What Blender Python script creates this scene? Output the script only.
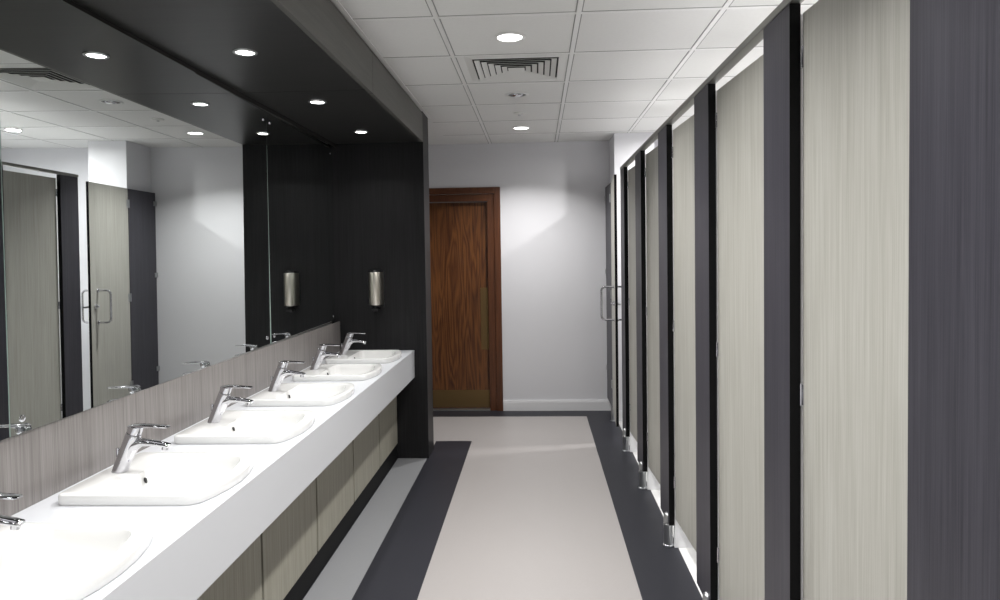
import bpy, bmesh, math, random
from mathutils import Vector, Matrix
random.seed(4)
for o in list(bpy.data.objects): bpy.data.objects.remove(o)
SC = bpy.context.scene
COL = SC.collection

# ------------------------------------------------------------------ camera
H = 1.4527
cam_d = bpy.data.cameras.new('camera'); cam = bpy.data.objects.new('camera', cam_d); COL.objects.link(cam)
cam_d.sensor_fit = 'HORIZONTAL'; cam_d.sensor_width = 36.0
cam_d.lens = 710.33 / 1000 * 36
cam_d.shift_y = -0.02256
cam_d.clip_start = 0.02
a_, b_, c_ = math.radians(1.9688), math.radians(2.9994), math.radians(-0.8502)
fwd = Vector((-math.sin(b_)*math.cos(a_), math.cos(b_)*math.cos(a_), -math.sin(a_)))
rr = Vector((math.cos(b_), math.sin(b_), 0)); uu = rr.cross(fwd)
r2 = math.cos(c_)*rr + math.sin(c_)*uu; u2 = -math.sin(c_)*rr + math.cos(c_)*uu
cam.matrix_world = Matrix(((r2.x, u2.x, -fwd.x, 0), (r2.y, u2.y, -fwd.y, 0), (r2.z, u2.z, -fwd.z, H), (0, 0, 0, 1)))
SC.camera = cam

# ------------------------------------------------------------------ world, exposure, lamp strengths
w = bpy.data.worlds.new('world'); SC.world = w; w.use_nodes = True
w.node_tree.nodes['Background'].inputs[0].default_value = (0.8, 0.85, 0.9, 1)
w.node_tree.nodes['Background'].inputs[1].default_value = 0.4
vs = SC.view_settings
vs.view_transform = 'Standard'; vs.look = 'None'; vs.gamma = 1; vs.exposure = 0.0; vs.use_curve_mapping = False
P_AISLE, P_SOFFIT, P_CUBICLE = 18.5, 2.45, 17.0
SPREAD = math.radians(128)
LAMP_COL = (1.0, 0.985, 0.97)

# ------------------------------------------------------------------ room numbers (metres)
XW = -1.405      # mirror wall plane
XR = 0.625       # front of the cubicle pilasters
XB = 2.15        # back wall of cubicles
HC = 2.452; YW = 6.4957; YN = -1.7
XP = -0.787; YP = 4.975; YP2 = 5.22; ZS = 2.239
XC = -0.876; ZC = 0.774; ZB = 0.582
XF = -1.007

# ------------------------------------------------------------------ materials
def new_mat(name):
    m = bpy.data.materials.new(name); m.use_nodes = True
    nt = m.node_tree; return m, nt, nt.nodes['Principled BSDF']
def plain(name, col, rough=0.5, metal=0.0, spec=0.5, noise=0.0, scale=20, bump=0.0, bscale=200):
    m, nt, b = new_mat(name)
    b.inputs['Base Color'].default_value = (*col, 1); b.inputs['Roughness'].default_value = rough
    b.inputs['Metallic'].default_value = metal; b.inputs['Specular IOR Level'].default_value = spec
    tc = nt.nodes.new('ShaderNodeTexCoord')
    if noise:
        n = nt.nodes.new('ShaderNodeTexNoise'); n.inputs['Scale'].default_value = scale; n.inputs['Detail'].default_value = 5
        nt.links.new(tc.outputs['Object'], n.inputs['Vector'])
        mx = nt.nodes.new('ShaderNodeMix'); mx.data_type = 'RGBA'
        nt.links.new(n.outputs['Fac'], mx.inputs[0])
        mx.inputs[6].default_value = (*[c*(1-noise) for c in col], 1); mx.inputs[7].default_value = (*[min(1, c*(1+noise)) for c in col], 1)
        nt.links.new(mx.outputs[2], b.inputs['Base Color'])
    if bump:
        n = nt.nodes.new('ShaderNodeTexNoise'); n.inputs['Scale'].default_value = bscale
        nt.links.new(tc.outputs['Object'], n.inputs['Vector'])
        bp = nt.nodes.new('ShaderNodeBump'); bp.inputs['Strength'].default_value = bump; bp.inputs['Distance'].default_value = 0.002
        nt.links.new(n.outputs['Fac'], bp.inputs['Height']); nt.links.new(bp.outputs['Normal'], b.inputs['Normal'])
    return m
def laminate(name, c_lo, c_hi, grain='Z', rough=0.42, spec=0.4, freq=330, bump=0.12):
    """wood-grain laminate: fine streaks running along one axis"""
    m, nt, b = new_mat(name)
    tc = nt.nodes.new('ShaderNodeTexCoord')
    facs = []
    for f, g in ((freq, 2.2), (freq*0.28, 1.0), (freq*0.07, 0.35)):
        mp = nt.nodes.new('ShaderNodeMapping')
        mp.inputs['Scale'].default_value = tuple(g*2 if ax == grain else f for ax in 'XYZ')
        nt.links.new(tc.outputs['Object'], mp.inputs['Vector'])
        n = nt.nodes.new('ShaderNodeTexNoise'); n.inputs['Scale'].default_value = 1; n.inputs['Detail'].default_value = 4
        nt.links.new(mp.outputs['Vector'], n.inputs['Vector']); facs.append(n.outputs['Fac'])
    def math_(op, x, y):
        q = nt.nodes.new('ShaderNodeMath'); q.operation = op
        for i, v in enumerate((x, y)):
            if isinstance(v, (int, float)): q.inputs[i].default_value = v
            else: nt.links.new(v, q.inputs[i])
        return q.outputs[0]
    s = math_('ADD', math_('MULTIPLY', facs[0], 0.45), math_('ADD', math_('MULTIPLY', facs[1], 0.35), math_('MULTIPLY', facs[2], 0.2)))
    r = nt.nodes.new('ShaderNodeValToRGB'); r.color_ramp.elements[0].position = 0.36; r.color_ramp.elements[1].position = 0.64
    r.color_ramp.elements[0].color = (*c_lo, 1); r.color_ramp.elements[1].color = (*c_hi, 1)
    nt.links.new(s, r.inputs[0]); nt.links.new(r.outputs[0], b.inputs['Base Color'])
    b.inputs['Roughness'].default_value = rough; b.inputs['Specular IOR Level'].default_value = spec
    bp = nt.nodes.new('ShaderNodeBump'); bp.inputs['Strength'].default_value = bump; bp.inputs['Distance'].default_value = 0.0006
    nt.links.new(s, bp.inputs['Height']); nt.links.new(bp.outputs['Normal'], b.inputs['Normal'])
    return m
def emit(name, col, st):
    m = bpy.data.materials.new(name); m.use_nodes = True; nt = m.node_tree; nt.nodes.clear()
    e = nt.nodes.new('ShaderNodeEmission'); e.inputs[0].default_value = (*col, 1); e.inputs[1].default_value = st
    o = nt.nodes.new('ShaderNodeOutputMaterial'); nt.links.new(e.outputs[0], o.inputs[0]); return m
def walnut(name):
    m, nt, b = new_mat(name)
    tc = nt.nodes.new('ShaderNodeTexCoord')
    mp = nt.nodes.new('ShaderNodeMapping'); mp.inputs['Scale'].default_value = (6, 6, 0.55)
    nt.links.new(tc.outputs['Object'], mp.inputs['Vector'])
    n1 = nt.nodes.new('ShaderNodeTexNoise'); n1.inputs['Scale'].default_value = 1.6; n1.inputs['Detail'].default_value = 2; n1.inputs['Distortion'].default_value = 0.5
    nt.links.new(mp.outputs['Vector'], n1.inputs['Vector'])
    q = nt.nodes.new('ShaderNodeMath'); q.operation = 'MULTIPLY'; q.inputs[1].default_value = 9
    nt.links.new(n1.outputs['Fac'], q.inputs[0])
    fr = nt.nodes.new('ShaderNodeMath'); fr.operation = 'PINGPONG'; fr.inputs[1].default_value = 0.5
    nt.links.new(q.outputs[0], fr.inputs[0])
    mp2 = nt.nodes.new('ShaderNodeMapping'); mp2.inputs['Scale'].default_value = (140, 140, 3)
    nt.links.new(tc.outputs['Object'], mp2.inputs['Vector'])
    n2 = nt.nodes.new('ShaderNodeTexNoise'); n2.inputs['Scale'].default_value = 1; n2.inputs['Detail'].default_value = 4
    nt.links.new(mp2.outputs['Vector'], n2.inputs['Vector'])
    ad = nt.nodes.new('ShaderNodeMath'); ad.operation = 'ADD'
    nt.links.new(fr.outputs[0], ad.inputs[0]); nt.links.new(n2.outputs['Fac'], ad.inputs[1])
    r = nt.nodes.new('ShaderNodeValToRGB'); e = r.color_ramp.elements
    e[0].position = 0.3; e[0].color = (0.030, 0.010, 0.0035, 1); e[1].position = 1.0; e[1].color = (0.155, 0.058, 0.015, 1)
    mid = e.new(0.6); mid.color = (0.088, 0.028, 0.007, 1)
    nt.links.new(ad.outputs[0], r.inputs[0]); nt.links.new(r.outputs[0], b.inputs['Base Color'])
    b.inputs['Roughness'].default_value = 0.38
    return m
M = {}
M['wall'] = plain('wall_paint', (0.70, 0.70, 0.725), 0.7, noise=0.01, scale=3, bump=0.05, bscale=300)
M['tile'] = plain('ceiling_tile', (0.80, 0.80, 0.785), 0.85, noise=0.03, scale=60, bump=0.25, bscale=400)
M['tbar'] = plain('ceiling_bar', (0.84, 0.84, 0.83), 0.45)
M['tshadow'] = plain('tile_joint', (0.33, 0.33, 0.32), 0.8)  # grey of the shadow lines along the grid bars, shade put into colour
M['black_lam'] = laminate('black_laminate', (0.0064, 0.0063, 0.0068), (0.0175, 0.0172, 0.0185), 'Z', spec=0.25)
M['soffit_lam'] = laminate('soffit_laminate', (0.015, 0.015, 0.015), (0.031, 0.030, 0.029), 'X', rough=0.38, spec=0.35)
M['fascia_lam'] = laminate('fascia_laminate', (0.085, 0.083, 0.077), (0.115, 0.112, 0.103), 'Y', freq=120)
M['pil_lam'] = laminate('pilaster_laminate', (0.028, 0.027, 0.035), (0.062, 0.060, 0.074), 'Z', rough=0.42, spec=0.3)
M['beige'] = laminate('beige_laminate', (0.36, 0.35, 0.31), (0.50, 0.495, 0.455), 'Z', rough=0.45)
M['olive'] = laminate('panel_laminate', (0.27, 0.255, 0.205), (0.42, 0.405, 0.34), 'Z', rough=0.5)
M['splash'] = laminate('splash_laminate', (0.14, 0.128, 0.123), (0.28, 0.26, 0.25), 'Z', rough=0.33, spec=0.5)
M['edge'] = plain('black_edge', (0.004, 0.004, 0.0045), 0.6, spec=0.15)
M['floor_light'] = plain('light_vinyl', (0.350, 0.330, 0.322), 0.40, spec=0.35, noise=0.03, scale=90)
M['floor_dark'] = plain('dark_vinyl', (0.020, 0.0205, 0.027), 0.45, spec=0.3, noise=0.12, scale=120)
M['floor_white'] = plain('pale_vinyl', (0.62, 0.62, 0.61), 0.4, spec=0.4, noise=0.06, scale=30)
M['white_gloss'] = plain('solid_surface', (0.64, 0.655, 0.685), 0.32, spec=0.5)
M['ceramic'] = plain('ceramic', (0.77, 0.77, 0.76), 0.08, spec=0.5)
M['white_paint'] = plain('white_gloss_paint', (0.80, 0.80, 0.81), 0.35)
M['chrome'] = plain('chrome', (0.66, 0.66, 0.69), 0.08, metal=1)
M['steel'] = plain('brushed_steel', (0.80, 0.76, 0.68), 0.30, metal=1)
M['alu'] = plain('aluminium', (0.50, 0.51, 0.52), 0.38, metal=1)
M['rail'] = plain('rail_metal', (0.30, 0.30, 0.28), 0.4, metal=0.7)
M['blackp'] = plain('black_plastic', (0.010, 0.010, 0.011), 0.4)
M['brass'] = plain('bronze_plate', (0.20, 0.13, 0.055), 0.36, metal=0.8)
M['walnut'] = walnut('walnut_veneer')
M['frame'] = laminate('door_frame_wood', (0.060, 0.020, 0.008), (0.13, 0.045, 0.016), 'Z', rough=0.4, freq=160)
M['gap_shade'] = plain('dark_gap_shade', (0.010, 0.009, 0.008), 0.7)  # near-black that stands in for the shade inside narrow gaps
M['lens'] = emit('lit_lens', LAMP_COL, 14)
M['vent'] = plain('vent_enamel', (0.74, 0.74, 0.72), 0.45)
M['ventdark'] = plain('vent_void', (0.03, 0.03, 0.03), 0.8)
M['silverglass'] = plain('mirror_silver', (0.80, 0.835, 0.825), 0.004, metal=1)
M['glassedge'] = plain('mirror_edge', (0.50, 0.62, 0.57), 0.2, spec=0.6)

# ------------------------------------------------------------------ mesh helpers
def box(bm, x0, x1, y0, y1, z0, z1, mi=0, bev=0.0):
    x0, x1 = min(x0, x1), max(x0, x1); y0, y1 = min(y0, y1), max(y0, y1); z0, z1 = min(z0, z1), max(z0, z1)
    vs_ = [bm.verts.new(p) for p in ((x0,y0,z0),(x1,y0,z0),(x1,y1,z0),(x0,y1,z0),(x0,y0,z1),(x1,y0,z1),(x1,y1,z1),(x0,y1,z1))]
    fs = [bm.faces.new([vs_[i] for i in f]) for f in ((0,3,2,1),(4,5,6,7),(0,1,5,4),(1,2,6,5),(2,3,7,6),(3,0,4,7))]
    for f in fs: f.material_index = mi
    if bev:
        es = list({e for f in fs for e in f.edges})
        bmesh.ops.bevel(bm, geom=es, offset=bev, segments=2, affect='EDGES', profile=0.7)
    return fs
def loft(bm, rings, cap0=True, cap1=True, mi=0):
    vr = [[bm.verts.new(p) for p in r] for r in rings]
    n = len(vr[0])
    for a, b in zip(vr, vr[1:]):
        for i in range(n):
            f = bm.faces.new((a[i], a[(i+1) % n], b[(i+1) % n], b[i])); f.material_index = mi
    if cap0: bm.faces.new(list(reversed(vr[0]))).material_index = mi
    if cap1: bm.faces.new(vr[-1]).material_index = mi
    return vr
def ring(c, ax, rx, ry=None, n=24, ref=None):
    ry = rx if ry is None else ry
    ax = Vector(ax).normalized(); ref = Vector(ref) if ref else (Vector((0,1,0)) if abs(ax.y) < 0.9 else Vector((0,0,1)))
    u = ref - ax*ref.dot(ax); u.normalize(); v = ax.cross(u); c = Vector(c)
    return [c + u*(rx*math.cos(2*math.pi*i/n)) + v*(ry*math.sin(2*math.pi*i/n)) for i in range(n)]
def cyl(bm, p0, p1, r0, r1=None, n=24, mi=0):
    r1 = r0 if r1 is None else r1; d = Vector(p1)-Vector(p0)
    return loft(bm, [ring(p0, d, r0, n=n), ring(p1, d, r1, n=n)], mi=mi)
def tube(bm, pts, r, n=14, mi=0, flat=1.0):
    pts = [Vector(p) for p in pts]; rings = []
    for i, p in enumerate(pts):
        d = (pts[min(i+1, len(pts)-1)]-pts[max(i-1, 0)])
        rings.append(ring(p, d, r, r*flat, n=n))
    return loft(bm, rings, mi=mi)
def lathe(bm, prof, n=32, mi=0, c=(0,0,0)):
    """profile of (r, z) revolved round Z at c"""
    return loft(bm, [[Vector((c[0]+r*math.cos(2*math.pi*i/n), c[1]+r*math.sin(2*math.pi*i/n), c[2]+z)) for i in range(n)] for r, z in prof], mi=mi)
def obj(name, bm, mats, parent=None, smooth=False, loc=(0,0,0)):
    bmesh.ops.recalc_face_normals(bm, faces=bm.faces)
    me = bpy.data.meshes.new(name); bm.to_mesh(me); bm.free()
    for m in (mats if isinstance(mats, (list, tuple)) else [mats]): me.materials.append(m)
    if smooth:
        me.shade_smooth()
        try: me.set_sharp_from_angle(angle=math.radians(38))
        except Exception: pass
    o = bpy.data.objects.new(name, me); COL.objects.link(o); o.location = loc
    if parent: o.parent = parent
    return o
def bobj(name, mats, parent, *boxes, bev=0.0, **k):
    bm = bmesh.new()
    for b in boxes: box(bm, *b, bev=bev)
    return obj(name, bm, mats, parent, **k)
def tag(o, label, cat, group=None):
    o['label'] = label; o['category'] = cat
    if group: o['group'] = group
    return o
def empty(name, loc, label, cat, group=None, rz=0):
    o = bpy.data.objects.new(name, None); COL.objects.link(o); o.location = loc; o.rotation_euler = (0,0,rz)
    o.empty_display_size = 0.05
    return tag(o, label, cat, group)
def struct(name, mats, *boxes, parent=None, **k):
    o = bobj(name, mats, parent, *boxes, **k)
    if not parent: o['kind'] = 'structure'
    return o
def copy_tree(o, parent=None):
    c = o.copy(); COL.objects.link(c)
    if parent: c.parent = parent
    for ch in list(o.children): copy_tree(ch, c)
    return c
def dup(root, loc, label, group=None):
    c = copy_tree(root); c.location = loc; c['label'] = label
    if group: c['group'] = group
    return c

# ================================================================== SETTING
bm = bmesh.new()
xs = [XW-0.15, XF, -0.80, -0.522, 0.42, 0.672, XB+0.1]
def fl(x0, x1, y0, y1, mi): box(bm, x0, x1, y0, y1, -0.08, 0.0, mi)
fl(XW-0.15, XF, YN-0.1, 5.44, 1)
fl(XF, -0.80, YN-0.1, YP, 3); fl(XF, -0.80, YP, 5.44, 0)
fl(-0.80, -0.522, YN-0.1, 5.44, 1)
fl(-0.522, 0.42, YN-0.1, 6.258, 0)
fl(XW-0.15, -0.522, 5.44, 6.258, 0)
fl(XW-0.15, 0.42, 6.258, YW+0.1, 1)
fl(0.42, 0.672, YN-0.1, YW+0.1, 1)
fl(0.672, XB+0.1, YN-0.1, YW+0.1, 2)
M['floor_grey'] = plain('grey_vinyl', (0.26, 0.265, 0.275), 0.40, spec=0.35, noise=0.03, scale=90)
fo = obj('floor', bm, [M['floor_light'], M['floor_dark'], M['floor_white'], M['floor_grey']]); fo['kind'] = 'structure'

# ceiling with lay-in grid
XA = -0.412; Y0 = 3.02
bm = bmesh.new()
box(bm, XW-0.15, XB+0.1, YN-0.1, YW+0.1, HC, HC+0.1)
ceil_o = obj('ceiling', bm, M['tile']); ceil_o['kind'] = 'structure'
bm = bmesh.new(); bm2 = bmesh.new()
k = -3
while XA+0.6*k < XB:
    x = XA+0.6*k
    if x > XP+0.02:
        box(bm, x-0.010, x+0.010, YN, YW, HC-0.003, HC+0.002)
        for s in (-1, 1): box(bm2, x+s*0.013-0.0022, x+s*0.013+0.0022, YN, YW, HC-0.0012, HC+0.001)
    k += 1
k = -8
while Y0+0.6*k < YW:
    y = Y0+0.6*k
    if y > YN+0.05:
        box(bm, XP+0.01, XB, y-0.012, y+0.012, HC-0.0025, HC+0.002)
        for s in (-1, 1): box(bm2, XP+0.01, XB, y+s*0.0145-0.0022, y+s*0.0145+0.0022, HC-0.001, HC+0.001)
    k += 1
box(bm, XP+0.002, XP+0.022, YN, YP2+0.01, HC-0.004, HC+0.002)
obj('ceiling_grid', bm, M['tbar'], ceil_o); obj('tile_shadow_lines', bm2, M['tshadow'], ceil_o)  # second mesh: thin strips drawn as shadow lines beside the bars

struct('wall_left', M['wall'], (XW-0.17, XW-0.060, YN-0.1, YW+0.1, 0, HC))
# far wall with the door opening
DX0, DX1, DZ = -1.30, -0.385, 1.995
struct('wall_far', M['wall'], (XW-0.15, DX0, YW, YW+0.12, 0, HC), (DX1, XB+0.1, YW, YW+0.12, 0, HC), (DX0, DX1, YW, YW+0.12, DZ, HC))
struct('wall_near', M['wall'], (XW-0.15, XB+0.1, YN-0.12, YN, 0, HC))
struct('wall_right', M['wall'], (XB, XB+0.12, YN-0.1, YW+0.1, 0, HC))
struct('wall_column', M['wall'], (0.665, 1.0, 6.083, YW-0.001, 0, HC-0.001))
struct('baseboard_far', M['white_paint'], (-0.326, 0.66, YW-0.016, YW-0.0005, 0.0005, 0.082), (-0.326, 0.66, YW-0.012, YW-0.0005, 0.082, 0.096))
struct('baseboard_column', M['white_paint'], (0.66, 1.0, 6.068, 6.082, 0.0005, 0.09))

# boxed laminate pier at the end of the vanity
struct('wall_pier', [M['black_lam']], (XW-0.059, XP, YP, YP2, 0.0005, HC-0.0005), bev=0.0015)

# dark laminate bulkhead over the vanity
bm = bmesh.new()
box(bm, XW-0.059, XP-0.02, 3.374, YP-0.001, ZS, ZS+0.02); box(bm, XW-0.059, XP-0.02, YN+0.001, 3.370, ZS, ZS+0.02)
soff = obj('ceiling_soffit', bm, M['soffit_lam']); soff['kind'] = 'structure'
bobj('fascia_board', M['fascia_lam'], soff, (XP-0.02, XP, 3.455, YP-0.001, ZS, HC-0.012), (XP-0.02, XP, YN+0.001, 3.452, ZS, HC-0.012), bev=0.0012)
bobj('shadow_gap', M['gap_shade'], soff, (XP-0.018, XP-0.008, YN+0.001, YP-0.001, HC-0.0125, HC-0.0005))
bobj('mirror_head_shade', M['gap_shade'], soff, (XW-0.010, XW+0.002, YN+0.001, YP-0.001, ZS-0.024, ZS-0.0005))  # dark strip painted in as the shadow gap over the mirrors

# splashback strip
struct('trim_1', M['splash'], (XW-0.008, XW, YN+0.001, YP-0.001, ZC-0.05, 0.984), (XW-0.059, XW-0.008, YN+0.001, YP-0.001, ZC-0.05, 0.966))

# ================================================================== entrance door
door = empty('door_1', (0, YW, 0), 'walnut entrance door with bronze push plate and kick plate beyond the dark pier', 'door')
del door['label']; del door['category']; door['kind'] = 'structure'
LX0, LX1 = -1.232, -0.452
yo = 0.060
bm = bmesh.new(); box(bm, LX0, LX1, yo, yo+0.044, 0.012, 1.925, bev=0.001); obj('door_leaf', bm, M['walnut'], door)
bm = bmesh.new()
for x0, x1 in ((-0.385, -0.328), (-1.355, -1.298)):
    box(bm, x0, x1, -0.018, -0.001, 0.0005, 2.055, bev=0.003)
box(bm, -1.298, -0.385, -0.018, -0.001, 1.996, 2.055, bev=0.003)
obj('architrave', bm, M['frame'], door)
bm = bmesh.new()
box(bm, -0.448, -0.386, 0.001, 0.115, 0.001, 1.994); box(bm, -1.299, -1.236, 0.001, 0.115, 0.001, 1.994)
box(bm, -1.236, -0.448, 0.001, 0.115, 1.929, 1.994)
obj('door_lining', bm, M['frame'], door)
bobj('push_plate', M['brass'], door, (-0.527, -0.456, yo-0.003, yo-0.0002, 0.56, 1.135), bev=0.0008)
bobj('kick_plate', M['brass'], door, (LX0+0.005, LX1-0.003, yo-0.003, yo-0.0002, 0.022, 0.182), bev=0.0008)
bobj('threshold', M['alu'], door, (-1.236, -0.448, -0.004, 0.11, 0.0005, 0.009), bev=0.001)

# ================================================================== vanity
van = empty('vanity_counter', (XC, 2.0, 0), 'long white counter with deep front edge running below the mirrors', 'counter')
TAPS = [0.20, 0.83, 1.46, 2.08, 2.71, 3.34, 3.97, 4.57]
BX0, BX1 = XW+0.07, -0.938       # basin back and front corner lines
VY0 = -0.15
HX0, HX1, HY = -1.215, -0.955, 0.188
vx, vy = XC, 2.0
bm = bmesh.new()
def wb(x0, x1, y0, y1, z0, z1): box(bm, x0-vx, x1-vx, y0-vy, y1-vy, z0, z1)
wb(XW+0.001, HX0, VY0, YP-0.001, ZC-0.03, ZC); wb(HX1, XC-0.012, VY0, YP-0.001, ZC-0.03, ZC)
prev = VY0
for t in TAPS:
    wb(HX0, HX1, prev, t-HY, ZC-0.03, ZC); prev = t+HY
wb(HX0, HX1, prev, YP-0.001, ZC-0.03, ZC)
bmesh.ops.remove_doubles(bm, verts=bm.verts, dist=1e-5)
obj('worktop', bm, M['white_gloss'], van)
bobj('front_edge', M['white_gloss'], van, (-0.012, 0, VY0-vy, YP-0.001-vy, ZB, ZC), bev=0.0012)
bobj('underside_board', M['white_gloss'], van, (XF+0.002-vx, -0.0125, VY0-vy, YP-0.001-vy, ZB+0.001, ZB+0.018))

# service panels below
edges = [4.965, 4.397, 3.766, 3.122, 2.485, 1.85, 1.215, 0.58, -0.05]
def pan_label(i):
    return ['beige laminate panel under the counter touching the dark pier',
            'beige laminate panel under the counter, second from the dark pier',
            'beige laminate panel under the counter, third from the dark pier',
            'beige laminate panel under the counter, fourth from the dark pier',
            'beige laminate panel under the counter at the bottom edge of the photo',
            'beige panel under the counter, sixth from the dark pier', 'beige panel under the counter, seventh from the dark pier', 'beige panel under the counter, farthest from the dark pier'][i]
pw = 0.622
proto = None
for i in range(5):
    y1, y0 = edges[i]-0.009, edges[i+1]+0.009
    if i == 0: y1 = edges[0]
    bm = bmesh.new(); box(bm, -0.018, 0, -(y1-y0)/2, (y1-y0)/2, 0.112, ZB-0.001, bev=0.001)
    p = obj('service_panel', bm, M['olive'], None, loc=(XF, (y0+y1)/2, 0))
    tag(p, pan_label(i), 'panel', 'panels below the counter')
struct('trim_2', M['edge'], (XF-0.026, XF-0.019, VY0, YP-0.001, 0.0005, ZB-0.0005), (XF-0.0185, XF-0.004, VY0, YP-0.001, 0.0005, 0.106))
struct('trim_3', M['white_gloss'], (XW+0.001, XC, VY0-0.02, VY0-0.001, 0.0005, ZC))

# ------------------------------------------------------------------ basin
def rounded(corners, seg=7):
    """closed outline from (x, y, r) corners"""
    out = []; n = len(corners)
    for i in range(n):
        p = Vector(corners[i][:2]); r = corners[i][2]
        a = (Vector(corners[i-1][:2])-p).normalized(); b = (Vector(corners[(i+1) % n][:2])-p).normalized()
        ang = a.angle(b)/2; d = r/math.tan(ang)
        s, e = p+a*d, p+b*d
        c = p+(a+b).normalized()*(r/math.sin(ang))
        a0 = math.atan2(s.y-c.y, s.x-c.x); a1 = math.atan2(e.y-c.y, e.x-c.x); da = a1-a0
        while da > math.pi: da -= 2*math.pi
        while da < -math.pi: da += 2*math.pi
        for k_ in range(seg+1): t = a0+da*k_/seg; out.append(Vector((c.x+r*math.cos(t), c.y+r*math.sin(t))))
    return out
def basin_outline(x0, x1, bow, hw, hb, rb, rf):
    """x0 back, x1 front corner x, bow of the front; hw front half width, hb back half width"""
    pts = [(x0, -hb, rb)]
    pts.append((x1, -hw, rf))
    for t in (-0.66, -0.33, 0, 0.33, 0.66): pts.append((x1+bow*(1-t*t), hw*t*0.98, 0.09))
    pts.append((x1, hw, rf)); pts.append((x0, hb, rb))
    return rounded(pts, 6)
def make_basin():
    root = empty('wash_basin', (0,0,0), '', 'basin')
    o_ = basin_outline(0.0, 0.395, 0.042, 0.210, 0.214, 0.022, 0.050)
    def sc(o, f, cx, cy=0): return [Vector((cx+(p.x-cx)*f, cy+(p.y-cy)*f)) for p in o]
    inn = basin_outline(0.128, 0.360, 0.034, 0.174, 0.178, 0.035, 0.055)
    def lv(o, z): return [Vector((p.x, p.y, z)) for p in o]
    def mixo(a, b, t): return [p*(1-t)+q*t for p, q in zip(a, b)]
    rings = [lv(sc(o_, 0.985, 0.2), 0.0005), lv(o_, 0.006), lv(o_, 0.023), lv(sc(o_, 0.992, 0.2), 0.029), lv(sc(o_, 0.975, 0.2), 0.0315),
             lv(mixo(sc(o_, 0.975, 0.2), inn, 0.5), 0.0310), lv(sc(inn, 1.02, 0.24), 0.0285), lv(inn, 0.022),
             lv(sc(inn, 0.975, 0.24), 0.008), lv(sc(inn, 0.93, 0.25), -0.02), lv(sc(inn, 0.84, 0.25), -0.055), lv(sc(inn, 0.66, 0.25), -0.078),
             lv(sc(inn, 0.40, 0.25), -0.088), lv(sc(inn, 0.12, 0.25), -0.091)]
    bm = bmesh.new(); loft(bm, rings, cap0=False)
    b = obj('bowl', bm, M['ceramic'], root, smooth=True)
    bm = bmesh.new(); lathe(bm, [(0.031, 0), (0.032, 0.003), (0.026, 0.005), (0.022, 0.0035), (0.020, 0.008), (0.004, 0.011)], c=(0.25, 0, -0.0915))
    obj('drain_plug', bm, M['chrome'], root, smooth=True)
    bm = bmesh.new(); loft(bm, [ring((0.1345, 0, 0.004), (1, 0, 0.22), 0.0050, 0.0085, 20), ring((0.1395, 0, 0.003), (1, 0, 0.22), 0.0050, 0.0085, 20)])
    obj('overflow_hole', bm, M['ventdark'], root, smooth=True)
    return root
def make_tap():
    """deck mixer; local x runs away from the mirror"""
    root = empty('basin_mixer_tap', (0,0,0), '', 'tap')
    bm = bmesh.new()
    prof = [(0.000, 0.000, 0.0235, 0.0235), (0.000, 0.002, 0.0235, 0.0235), (0.003, 0.009, 0.0225, 0.0225), (0.018, 0.045, 0.0225, 0.0225),
            (0.030, 0.075, 0.022, 0.0215), (0.040, 0.098, 0.0225, 0.022), (0.046, 0.112, 0.0225, 0.0225), (0.0475, 0.116, 0.021, 0.021)]
    rings = []
    for i, (x, z, rx, ry) in enumerate(prof):
        ax = (0, 0, 1) if i < 2 else (0.38, 0, 0.92)
        rings.append(ring((x, 0, z), ax, ry, rx, 28, ref=(0,1,0)))
    loft(bm, rings); obj('body', bm, M['chrome'], root, smooth=True)
    bm = bmesh.new()
    sp = [(0.024, 0.050, 0.020, 0.022), (0.044, 0.080, 0.019, 0.020), (0.072, 0.089, 0.0175, 0.0125), (0.105, 0.087, 0.0165, 0.0085), (0.140, 0.082, 0.0155, 0.0072), (0.155, 0.079, 0.0145, 0.0064), (0.158, 0.0785, 0.011, 0.004)]
    rings = []
    for i, (x, z, ry, rz) in enumerate(sp):
        nx = sp[min(i+1, len(sp)-1)]; pv = sp[max(i-1, 0)]
        rings.append(ring((x, 0, z), (nx[0]-pv[0], 0, nx[1]-pv[1]), ry, rz, 24, ref=(0,1,0)))
    loft(bm, rings); s = obj('spout', bm, M['chrome'], root, smooth=True)
    bm = bmesh.new(); cyl(bm, (0.145, 0, 0.079), (0.1425, 0, 0.067), 0.0105, 0.0095)
    obj('aerator', bm, M['chrome'], s, smooth=True)
    bm = bmesh.new()
    rings = [ring((0.047, 0, 0.117), (0.38,0,0.92), 0.0205, n=24), ring((0.0505, 0, 0.126), (0.38,0,0.92), 0.0215, n=24), ring((0.055, 0, 0.137), (0.2,0,0.98), 0.0205, n=24), ring((0.057, 0, 0.141), (0.1,0,1), 0.013, n=24)]
    loft(bm, rings)
    def lr(x, z, hy, hz): return [Vector((x, y*hy, z+q*hz)) for y, q in ((-1,-.5),(-.8,-1),(.8,-1),(1,-.5),(1,.5),(.8,1),(-.8,1),(-1,.5))]
    loft(bm, [lr(0.034, 0.138, 0.012, 0.003), lr(0.05, 0.140, 0.017, 0.005), lr(0.085, 0.140, 0.0155, 0.0042), lr(0.115, 0.1385, 0.014, 0.0034), lr(0.150, 0.136, 0.013, 0.0028), lr(0.156, 0.1355, 0.010, 0.002)])
    obj('lever', bm, M['chrome'], root, smooth=True)
    bm = bmesh.new(); cyl(bm, (-0.001, 0, 0.056), (0.016, 0, 0.050), 0.004, n=12); cyl(bm, (-0.005, 0, 0.045), (-0.005, 0, 0.071), 0.0055, n=14)
    obj('pull_rod', bm, M['chrome'], root, smooth=True)
    return root
bas = make_basin(); tap = make_tap()
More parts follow.
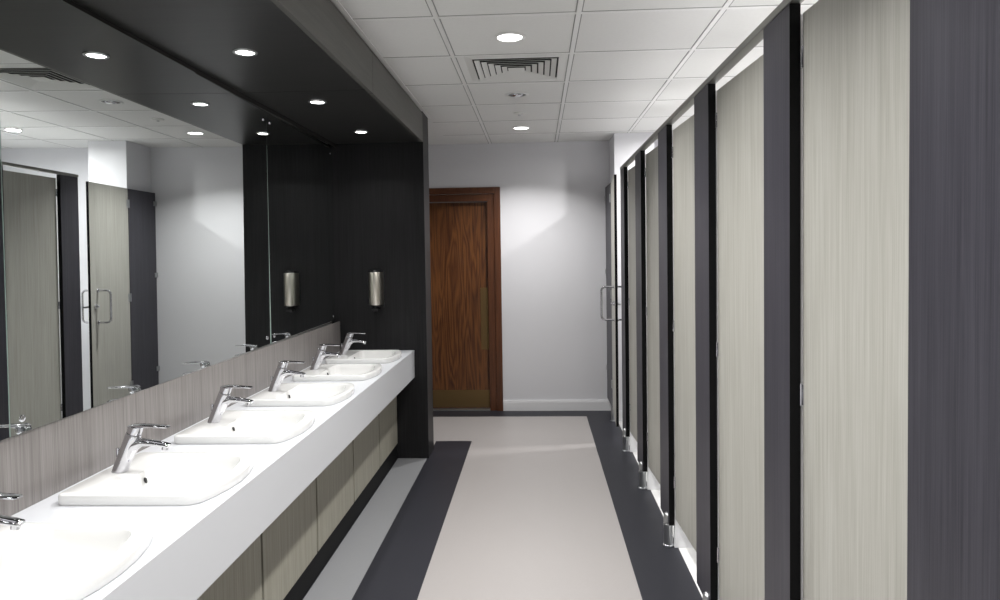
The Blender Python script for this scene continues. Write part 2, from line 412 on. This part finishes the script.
ord_ = {4.57: 'farthest from the camera, against the dark pier', 3.97: 'second from the dark pier', 3.34: 'third from the dark pier',
        2.71: 'fourth from the dark pier', 2.08: 'fifth from the dark pier, largest seen whole', 1.46: 'nearest, cut by the left edge of the photo'}
first = True
for t in reversed(TAPS):
    if t < 1.0: continue
    lb = 'white ceramic wash basin in the counter, ' + ord_[t]
    lt = 'chrome lever mixer tap on its basin, ' + {4.57: 'farthest away beside the dark pier', 3.97: 'second from the dark pier', 3.34: 'third from the dark pier', 2.71: 'fourth from the dark pier', 2.08: 'fifth from the pier, largest seen whole', 1.46: 'nearest, only lever and spout tips in frame'}[t]
    if first:
        b, p = bas, tap; b['label'] = lb; p['label'] = lt; b['group'] = 'wash basins along the counter'; p['group'] = 'mixer taps along the counter'; first = False
    else:
        b = dup(bas, (0,0,0), lb); p = dup(tap, (0,0,0), lt)
    b.location = (BX0, t, ZC); p.location = (-1.277, t, ZC+0.0316)
TAPS_HIDDEN = None

# ================================================================== mirrors
def mirror_panel(y0, y1, label, screws, lean=(0.013, -0.006, -1.408)):
    ny, nz, d = lean; ym, zm = (y0+y1)/2, 1.6
    xm = d-ny*(ym-3.0)
    root = empty('wall_mirror', (0, 0, 0), label, 'mirror', 'mirror panels above the counter')
    nrm = Vector((1, ny, nz)).normalized(); yy = Vector((-ny, 1, 0)).normalized(); zz = nrm.cross(yy)
    root.matrix_world = Matrix(((nrm.x, yy.x, zz.x, xm-0.006), (nrm.y, yy.y, zz.y, ym), (nrm.z, yy.z, zz.z, 1.6), (0, 0, 0, 1)))
    h = (y1-y0)/2; z0 = 0.9855-1.6; z1 = ZS-0.020-1.6
    bm = bmesh.new(); box(bm, 0.0, 0.006, -h, h, z0, z1)
    for f in bm.faces:
        f.material_index = 0 if f.normal.x > 0.5 or f.calc_center_median().x > 0.0059 else 1
    obj('mirror_glass', bm, [M['silverglass'], M['glassedge']], root)
    bm = bmesh.new(); proto_s = None
    for (sy, sz) in screws:
        bm = bmesh.new()
        lt = loft(bm, [ring((0.0062, 0, 0), (1,0,0), 0.010, n=18), ring((0.0085, 0, 0), (1,0,0), 0.0095, n=18), ring((0.0105, 0, 0), (1,0,0), 0.006, n=18)])
        obj('mirror_screw', bm, M['chrome'], root, smooth=True, loc=(0, sy, sz+0.977-1.6))
    return root
def sc4(y0, y1): 
    h = (y1-y0)/2-0.045; return [(-h, 0.048), (h, 0.048), (-h, 1.19), (h, 1.19)]
mirror_panel(3.70, YP-0.004, 'mirror panel beside the dark pier, reflecting the soap dispenser', sc4(3.70, YP-0.004), (0.015, -0.003, -1.4055))
mirror_panel(1.793, 3.697, 'wide middle mirror panel reflecting the cubicle doors and far wall', sc4(1.793, 3.697))
mirror_panel(-0.07, 1.79, 'mirror panel nearest the camera, a sliver at the left edge of the photo', sc4(-0.07, 1.79), (0.002, -0.006, -1.3955))

# ================================================================== soap dispenser
sd = empty('soap_dispenser', (-1.134, YP, 1.05), 'brushed steel soap dispenser on the dark pier above the last basin', 'soap dispenser')
bm = bmesh.new()
def arc_sec(z, hw, dep, n=14):
    pts = [Vector((-hw, -0.012, z))]
    pts = [Vector((hw*math.sin(-math.pi/2+math.pi*i/n), -0.014-dep*math.cos(-math.pi/2+math.pi*i/n)**0.75, z)) for i in range(n+1)]
    return pts+[Vector((hw, -0.004, z)), Vector((-hw, -0.004, z))]
loft(bm, [arc_sec(0.052, 0.0475, 0.078), arc_sec(0.055, 0.049, 0.080), arc_sec(0.278, 0.049, 0.080), arc_sec(0.282, 0.0475, 0.078)])
obj('steel_cover', bm, M['steel'], sd, smooth=True)
bm = bmesh.new(); loft(bm, [arc_sec(0.2825, 0.044, 0.070), arc_sec(0.292, 0.040, 0.064), arc_sec(0.299, 0.026, 0.044)]); obj('top_cap', bm, M['blackp'], sd, smooth=True)
bm = bmesh.new(); loft(bm, [arc_sec(0.032, 0.028, 0.052), arc_sec(0.0515, 0.044, 0.070)]); cyl(bm, (0, -0.055, 0.006), (0, -0.055, 0.034), 0.012, 0.016)
box(bm, -0.022, 0.022, -0.088, -0.03, 0.012, 0.024, bev=0.003)
obj('push_nozzle', bm, M['blackp'], sd, smooth=True)
bobj('back_plate', M['blackp'], sd, (-0.052, 0.052, -0.0035, -0.0005, 0.03, 0.29))

# ================================================================== cubicles
PIL = [(5.12, 5.33), (4.30, 4.54), (3.45, 3.69), (2.623, 2.853), (1.795, 1.996), (0.985, 1.231), (0.16, 0.40)]
PL = ['next to the white gap of the end cubicle', 'second from the far end', 'third from the far end', 'fourth from the far end',
      'second from the right edge of the photo', 'nearest, filling the right edge of the photo', 'beyond the right edge of the photo']
ZT = 2.054; PB = 0.115
for i, (y0, y1) in enumerate(PIL):
    n = 'tall dark laminate cubicle pilaster, ' + PL[i]
    root = empty('cubicle_pilaster', (XR, y0, 0), n, 'pilaster', 'cubicle pilasters')
    bm = bmesh.new(); box(bm, 0, 0.027, 0, y1-y0, PB, ZT-0.002, bev=0.001)
    for f in bm.faces:
        if abs(f.normal.y) > 0.9 or f.calc_center_median().y < 0.0015: f.material_index = 1
    bm.normal_update()
    for f in bm.faces: f.material_index = 1 if abs(f.normal.y) > 0.9 else 0
    obj('pilaster_board', bm, [M['pil_lam'], M['edge']], root)
    bm = bmesh.new()
    lathe(bm, [(0.026, 0.0005), (0.026, 0.006), (0.0215, 0.008), (0.0215, 0.096), (0.0235, 0.099), (0.0235, 0.110), (0.019, 0.113)], n=28, c=(0.004, 0.045, 0))
    ft = obj('support_foot', bm, M['alu'], root, smooth=True)
    bm = bmesh.new()
    rings = []
    for z, r in ((0.1165, 0.0205), (0.150, 0.0205), (0.158, 0.018), (0.163, 0.012), (0.165, 0.004)):
        rings.append([Vector((-0.0006-r*0.85*math.sin(math.pi*j/14), 0.045+r*math.cos(math.pi*j/14), z)) for j in range(15)])
    loft(bm, rings)
    obj('foot_clamp', bm, M['alu'], ft, smooth=True)

DL = ['beside the last pilaster before the end cubicle', 'third from the far end', 'fourth from the far end', 'second from the right edge of the photo', 'widest and nearest, by the right edge of the photo', 'beyond the right edge of the photo']
AJ = math.radians(2.2)
for i in range(6):
    yh = PIL[i][0]-0.006          # hinge line
    yn = PIL[i+1][1]              # opposite pilaster
    wd = yh-yn-0.006
    root = empty('cubicle_door', (XR+0.030, yh, 0), 'pale beige wood-grain cubicle door standing slightly ajar, ' + DL[i], 'door', 'cubicle doors', rz=AJ)
    bm = bmesh.new(); box(bm, 0, 0.024, -wd, 0, 0.15, 2.026, bev=0.0012); obj('door_panel', bm, M['beige'], root)
    for z in (0.33, 1.09, 1.92):
        bm = bmesh.new(); cyl(bm, (-0.0035, 0.0022, z-0.028), (-0.0035, 0.0022, z+0.028), 0.003, n=14); box(bm, -0.0016, -0.0004, -0.006, 0.001, z-0.026, z+0.026, bev=0.0003)
        obj('hinge', bm, M['chrome'], root, smooth=True)
    bm = bmesh.new(); lathe(bm, [(0.013, 0), (0.013, 0.004), (0.010, 0.006), (0.002, 0.0065)], n=20)
    bmesh.ops.rotate(bm, verts=bm.verts, matrix=Matrix.Rotation(-math.pi/2, 3, 'Y')); bmesh.ops.translate(bm, verts=bm.verts, vec=(-0.0005, -wd+0.045, 1.06))
    obj('indicator_lock', bm, M['chrome'], root, smooth=True)
# head rail over the cubicle fronts
bm = bmesh.new()
box(bm, XR-0.002, XR+0.030, PIL[-1][0], PIL[0][1]+0.005, ZT-0.001, ZT+0.020, bev=0.002)
hr = tag(obj('head_rail', bm, M['rail']), 'thin grey metal head rail running along the tops of the cubicles', 'rail')
# partitions between the cubicles
PTL = ['by the end cubicle', 'behind the second pilaster from the far end', 'behind the third pilaster from the far end', 'behind the fourth pilaster from the far end', 'behind the second pilaster from the right', 'behind the nearest pilaster', 'beyond the right edge of the photo']
for i, (y0, y1) in enumerate(PIL):
    bm = bmesh.new(); box(bm, XR+0.0285, XB-0.0005, y0+0.012, y0+0.030, 0.0005, 2.03, bev=0.001)
    tag(obj('cubicle_partition', bm, M['white_paint']), 'pale side partition dividing cubicles, ' + PTL[i], 'partition', 'cubicle partitions')

# end cubicle: wide door opened slightly outward and a dark fixed panel
AO = math.radians(3.6)
yh = 6.022
root = empty('accessible_cubicle_door', (XR, yh, 0), 'beige door of the end cubicle with chrome D handle, open outward a little', 'door', rz=-AO)
wd = 0.625
bm = bmesh.new(); box(bm, 0, 0.020, -wd, 0, 0.12, 2.03, bev=0.0012)
bm.normal_update()
for f in bm.faces: f.material_index = 1 if abs(f.normal.y) > 0.9 else 0
obj('door_panel', bm, [M['beige'], M['edge']], root)
def dhandle(s):
    """D pull standing off the door face; s = -1 aisle side, 1 cubicle side"""
    bm = bmesh.new(); x = 0 if s < 0 else 0.020
    y = -wd+0.10; z0, z1 = 0.925, 1.180; d = 0.100; r = 0.032
    pts = [(x+s*0.0005, y, z0)]
    for cx, cz, t0 in ((d-r, z0+r, -90), (d-r, z1-r, 0)):
        for q in range(9):
            t = math.radians(t0+90*q/8); pts.append((x+s*(cx+r*math.cos(t)), y+0.0, cz+r*math.sin(t)))
    pts.append((x+s*0.0005, y, z1))
    tube(bm, pts, 0.0085, 16)
    for z in (z0, z1): cyl(bm, (x+s*0.0005, y, z), (x+s*0.006, y, z), 0.016, n=20)
    return bm
obj('pull_handle', dhandle(-1), M['chrome'], root, smooth=True)
obj('inner_pull_handle', dhandle(1), M['chrome'], root, smooth=True)
bm = bmesh.new(); cyl(bm, (-0.0005, -wd+0.06, 1.055), (-0.012, -wd+0.06, 1.055), 0.018, 0.017); cyl(bm, (-0.012, -wd+0.06, 1.055), (-0.03, -wd+0.06, 1.055), 0.009, 0.008)
lk = obj('lock_knob', bm, M['chrome'], root, smooth=True)
bm = bmesh.new(); box(bm, 0.022, 0.040, -wd-0.05, -wd+0.09, 1.048, 1.062, bev=0.003); obj('lock_bolt', bm, M['alu'], root)
for z in (0.33, 1.09, 1.90):
    bm = bmesh.new(); box(bm, -0.004, -0.0005, -0.030, 0.004, z-0.035, z+0.035, bev=0.001); cyl(bm, (-0.006, 0.004, z-0.035), (-0.006, 0.004, z+0.035), 0.006, n=14)
    obj('hinge', bm, M['alu'], root, smooth=True)
root = empty('end_cubicle_panel', (XR, 6.03, 0), 'dark laminate fixed panel between the end cubicle door and far wall', 'panel')
bm = bmesh.new(); box(bm, 0, 0.020, 0, YW-6.03-0.012, 0.12, 2.03, bev=0.001); obj('panel_board', bm, M['pil_lam'], root)
for z in (0.4, 1.27, 1.93):
    bobj('wall_bracket', M['alu'], root, (-0.008, -0.0005, YW-6.03-0.050, YW-6.03-0.001, z-0.022, z+0.022), (-0.008, 0.028, YW-6.03-0.010, YW-6.03-0.001, z-0.022, z+0.022), bev=0.001)
bm = bmesh.new(); lathe(bm, [(0.024, 0.0005), (0.024, 0.006), (0.0185, 0.008), (0.0185, 0.118)], n=24, c=(0.010, 0.05, 0)); obj('support_foot', bm, M['alu'], root, smooth=True)

# ================================================================== lamps and ceiling fittings
def downlight(x, y, z, r, power, label, group, lit=True, name='recessed_downlight', spread=None):
    root = empty(name, (x, y, z), label, 'ceiling light', group)
    bm = bmesh.new(); lathe(bm, [(r*0.98, -0.0008), (r*1.28, -0.0015), (r*1.30, -0.003), (r*1.22, -0.006), (r*1.02, -0.007), (r*0.98, -0.005)], n=40)
    # open ring: drop the caps
    for f in [f for f in bm.faces if len(f.verts) > 6]: bm.faces.remove(f)
    obj('trim_ring', bm, M['tbar'] if z > ZS+0.1 else M['alu'], root, smooth=True)
    if lit:
        bm = bmesh.new(); lathe(bm, [(r*0.97, -0.0015), (r*0.97, -0.0035), (r*0.5, -0.0042)], n=32)
        obj('lit_lens', bm, M['lens'], root, smooth=True)
        ld = bpy.data.lights.new('downlight_lamp', 'AREA'); ld.shape = 'DISK'; ld.size = r*1.9; ld.energy = power; ld.color = LAMP_COL; ld.spread = spread or SPREAD
        lo = bpy.data.objects.new('downlight_lamp', ld); COL.objects.link(lo); lo.parent = root; lo.location = (0, 0, -0.009)
    else:
        bm = bmesh.new(); lathe(bm, [(r*0.97, -0.0015), (r*0.97, -0.003), (r*0.80, -0.004)], n=32); obj('dark_well', bm, M['blackp'], root, smooth=True)
        bm = bmesh.new(); bmesh.ops.create_uvsphere(bm, u_segments=24, v_segments=12, radius=r*0.62)
        for v in bm.verts: v.co.z = v.co.z*0.30-0.004
        e = obj('eyeball_lamp', bm, M['chrome'], root, smooth=True)
    return root
XL = -1.108
for i, y in enumerate((4.50, 3.60, 2.70, 1.80, 0.90, 0.0, -0.9)):
    lab = ['nearest the dark pier', 'second from the dark pier', 'third from the dark pier', 'fourth from the dark pier, above the frame', 'fifth from the dark pier, above the frame', 'sixth from the dark pier', 'seventh from the dark pier'][i]
    downlight(XL, y, ZS, 0.036, P_SOFFIT, 'small lit downlight in the dark bulkhead, ' + lab, 'downlights in the bulkhead')
XCEN = XA+0.3
for y, lit, lab in ((5.72, True, 'lit round downlight in the white ceiling nearest the entrance door'), (4.52, False, 'unlit chrome eyeball downlight in the white ceiling just beyond the air vent'),
                    (3.32, True, 'large lit round downlight in the white ceiling in front of the air vent'), (2.12, True, 'lit round downlight in the ceiling over the camera'), (0.92, True, 'lit round downlight in the ceiling behind the camera'), (-0.28, True, 'lit round downlight near the back wall')):
    downlight(XCEN, y, HC, 0.058, P_AISLE, lab, 'downlights in the aisle ceiling', lit)
for y in (5.50, 4.72, 3.92, 3.02, 2.12, 1.22):
    lab = {5.50: 'over the end cubicle beside the white column', 4.72: 'over the first closed cubicle', 3.92: 'over the second closed cubicle', 3.02: 'over the third closed cubicle', 2.12: 'over the fourth closed cubicle', 1.22: 'over the nearest cubicle'}[y]
    downlight(1.24, y, HC, 0.050, P_CUBICLE*(1.5 if y > 5 else 1), 'lit ceiling downlight ' + lab, 'downlights over the cubicles', spread=math.radians(172) if y > 5 else None)
# smoke detector disc
sdv = empty('heat_detector', (XCEN, 5.12, HC), 'small flat white detector disc in the ceiling between two downlights', 'detector')
bm = bmesh.new(); lathe(bm, [(0.042, -0.0005), (0.042, -0.006), (0.034, -0.012), (0.012, -0.013)], n=32); obj('housing', bm, M['vent'], sdv, smooth=True)
bm = bmesh.new(); lathe(bm, [(0.010, -0.0133), (0.009, -0.019), (0.003, -0.020)], n=20); obj('sensor_tip', bm, M['alu'], sdv, smooth=True)

# square louvred ceiling diffuser
vr = empty('ceiling_vent', (XCEN+0.015, 3.875, HC), 'square white louvred air vent in the ceiling between the downlights', 'vent')
bobj('vent_back', M['ventdark'], vr, (-0.225, 0.225, -0.225, 0.225, -0.0025, -0.0008))
def sqring(hw, w_, z0, z1, drop=0.0, name='louvre'):
    bm = bmesh.new()
    o_ = [(-hw,-hw),(hw,-hw),(hw,hw),(-hw,hw)]; h2 = hw-w_; i_ = [(-h2,-h2),(h2,-h2),(h2,h2),(-h2,h2)]
    rings = [[Vector((x, y, z0)) for x, y in o_], [Vector((x, y, z0-0.0015)) for x, y in o_], [Vector((x, y, z1-0.0015)) for x, y in i_], [Vector((x, y, z1)) for x, y in i_]]
    rings.append(rings[0])
    vr_ = [[bm.verts.new(p) for p in r] for r in rings[:4]]; vr_.append(vr_[0])
    for a, b in zip(vr_, vr_[1:]):
        for j in range(4): bm.faces.new((a[j], a[(j+1) % 4], b[(j+1) % 4], b[j]))
    return obj(name, bm, M['vent'], vr)
sqring(0.262, 0.040, -0.0008, -0.008, name='vent_frame')
for j, hw in enumerate((0.212, 0.178, 0.144, 0.110, 0.076)): sqring(hw, 0.026, -0.013, -0.004)
bobj('vent_centre', M['vent'], vr, (-0.044, 0.044, -0.044, 0.044, -0.015, -0.011), bev=0.002)
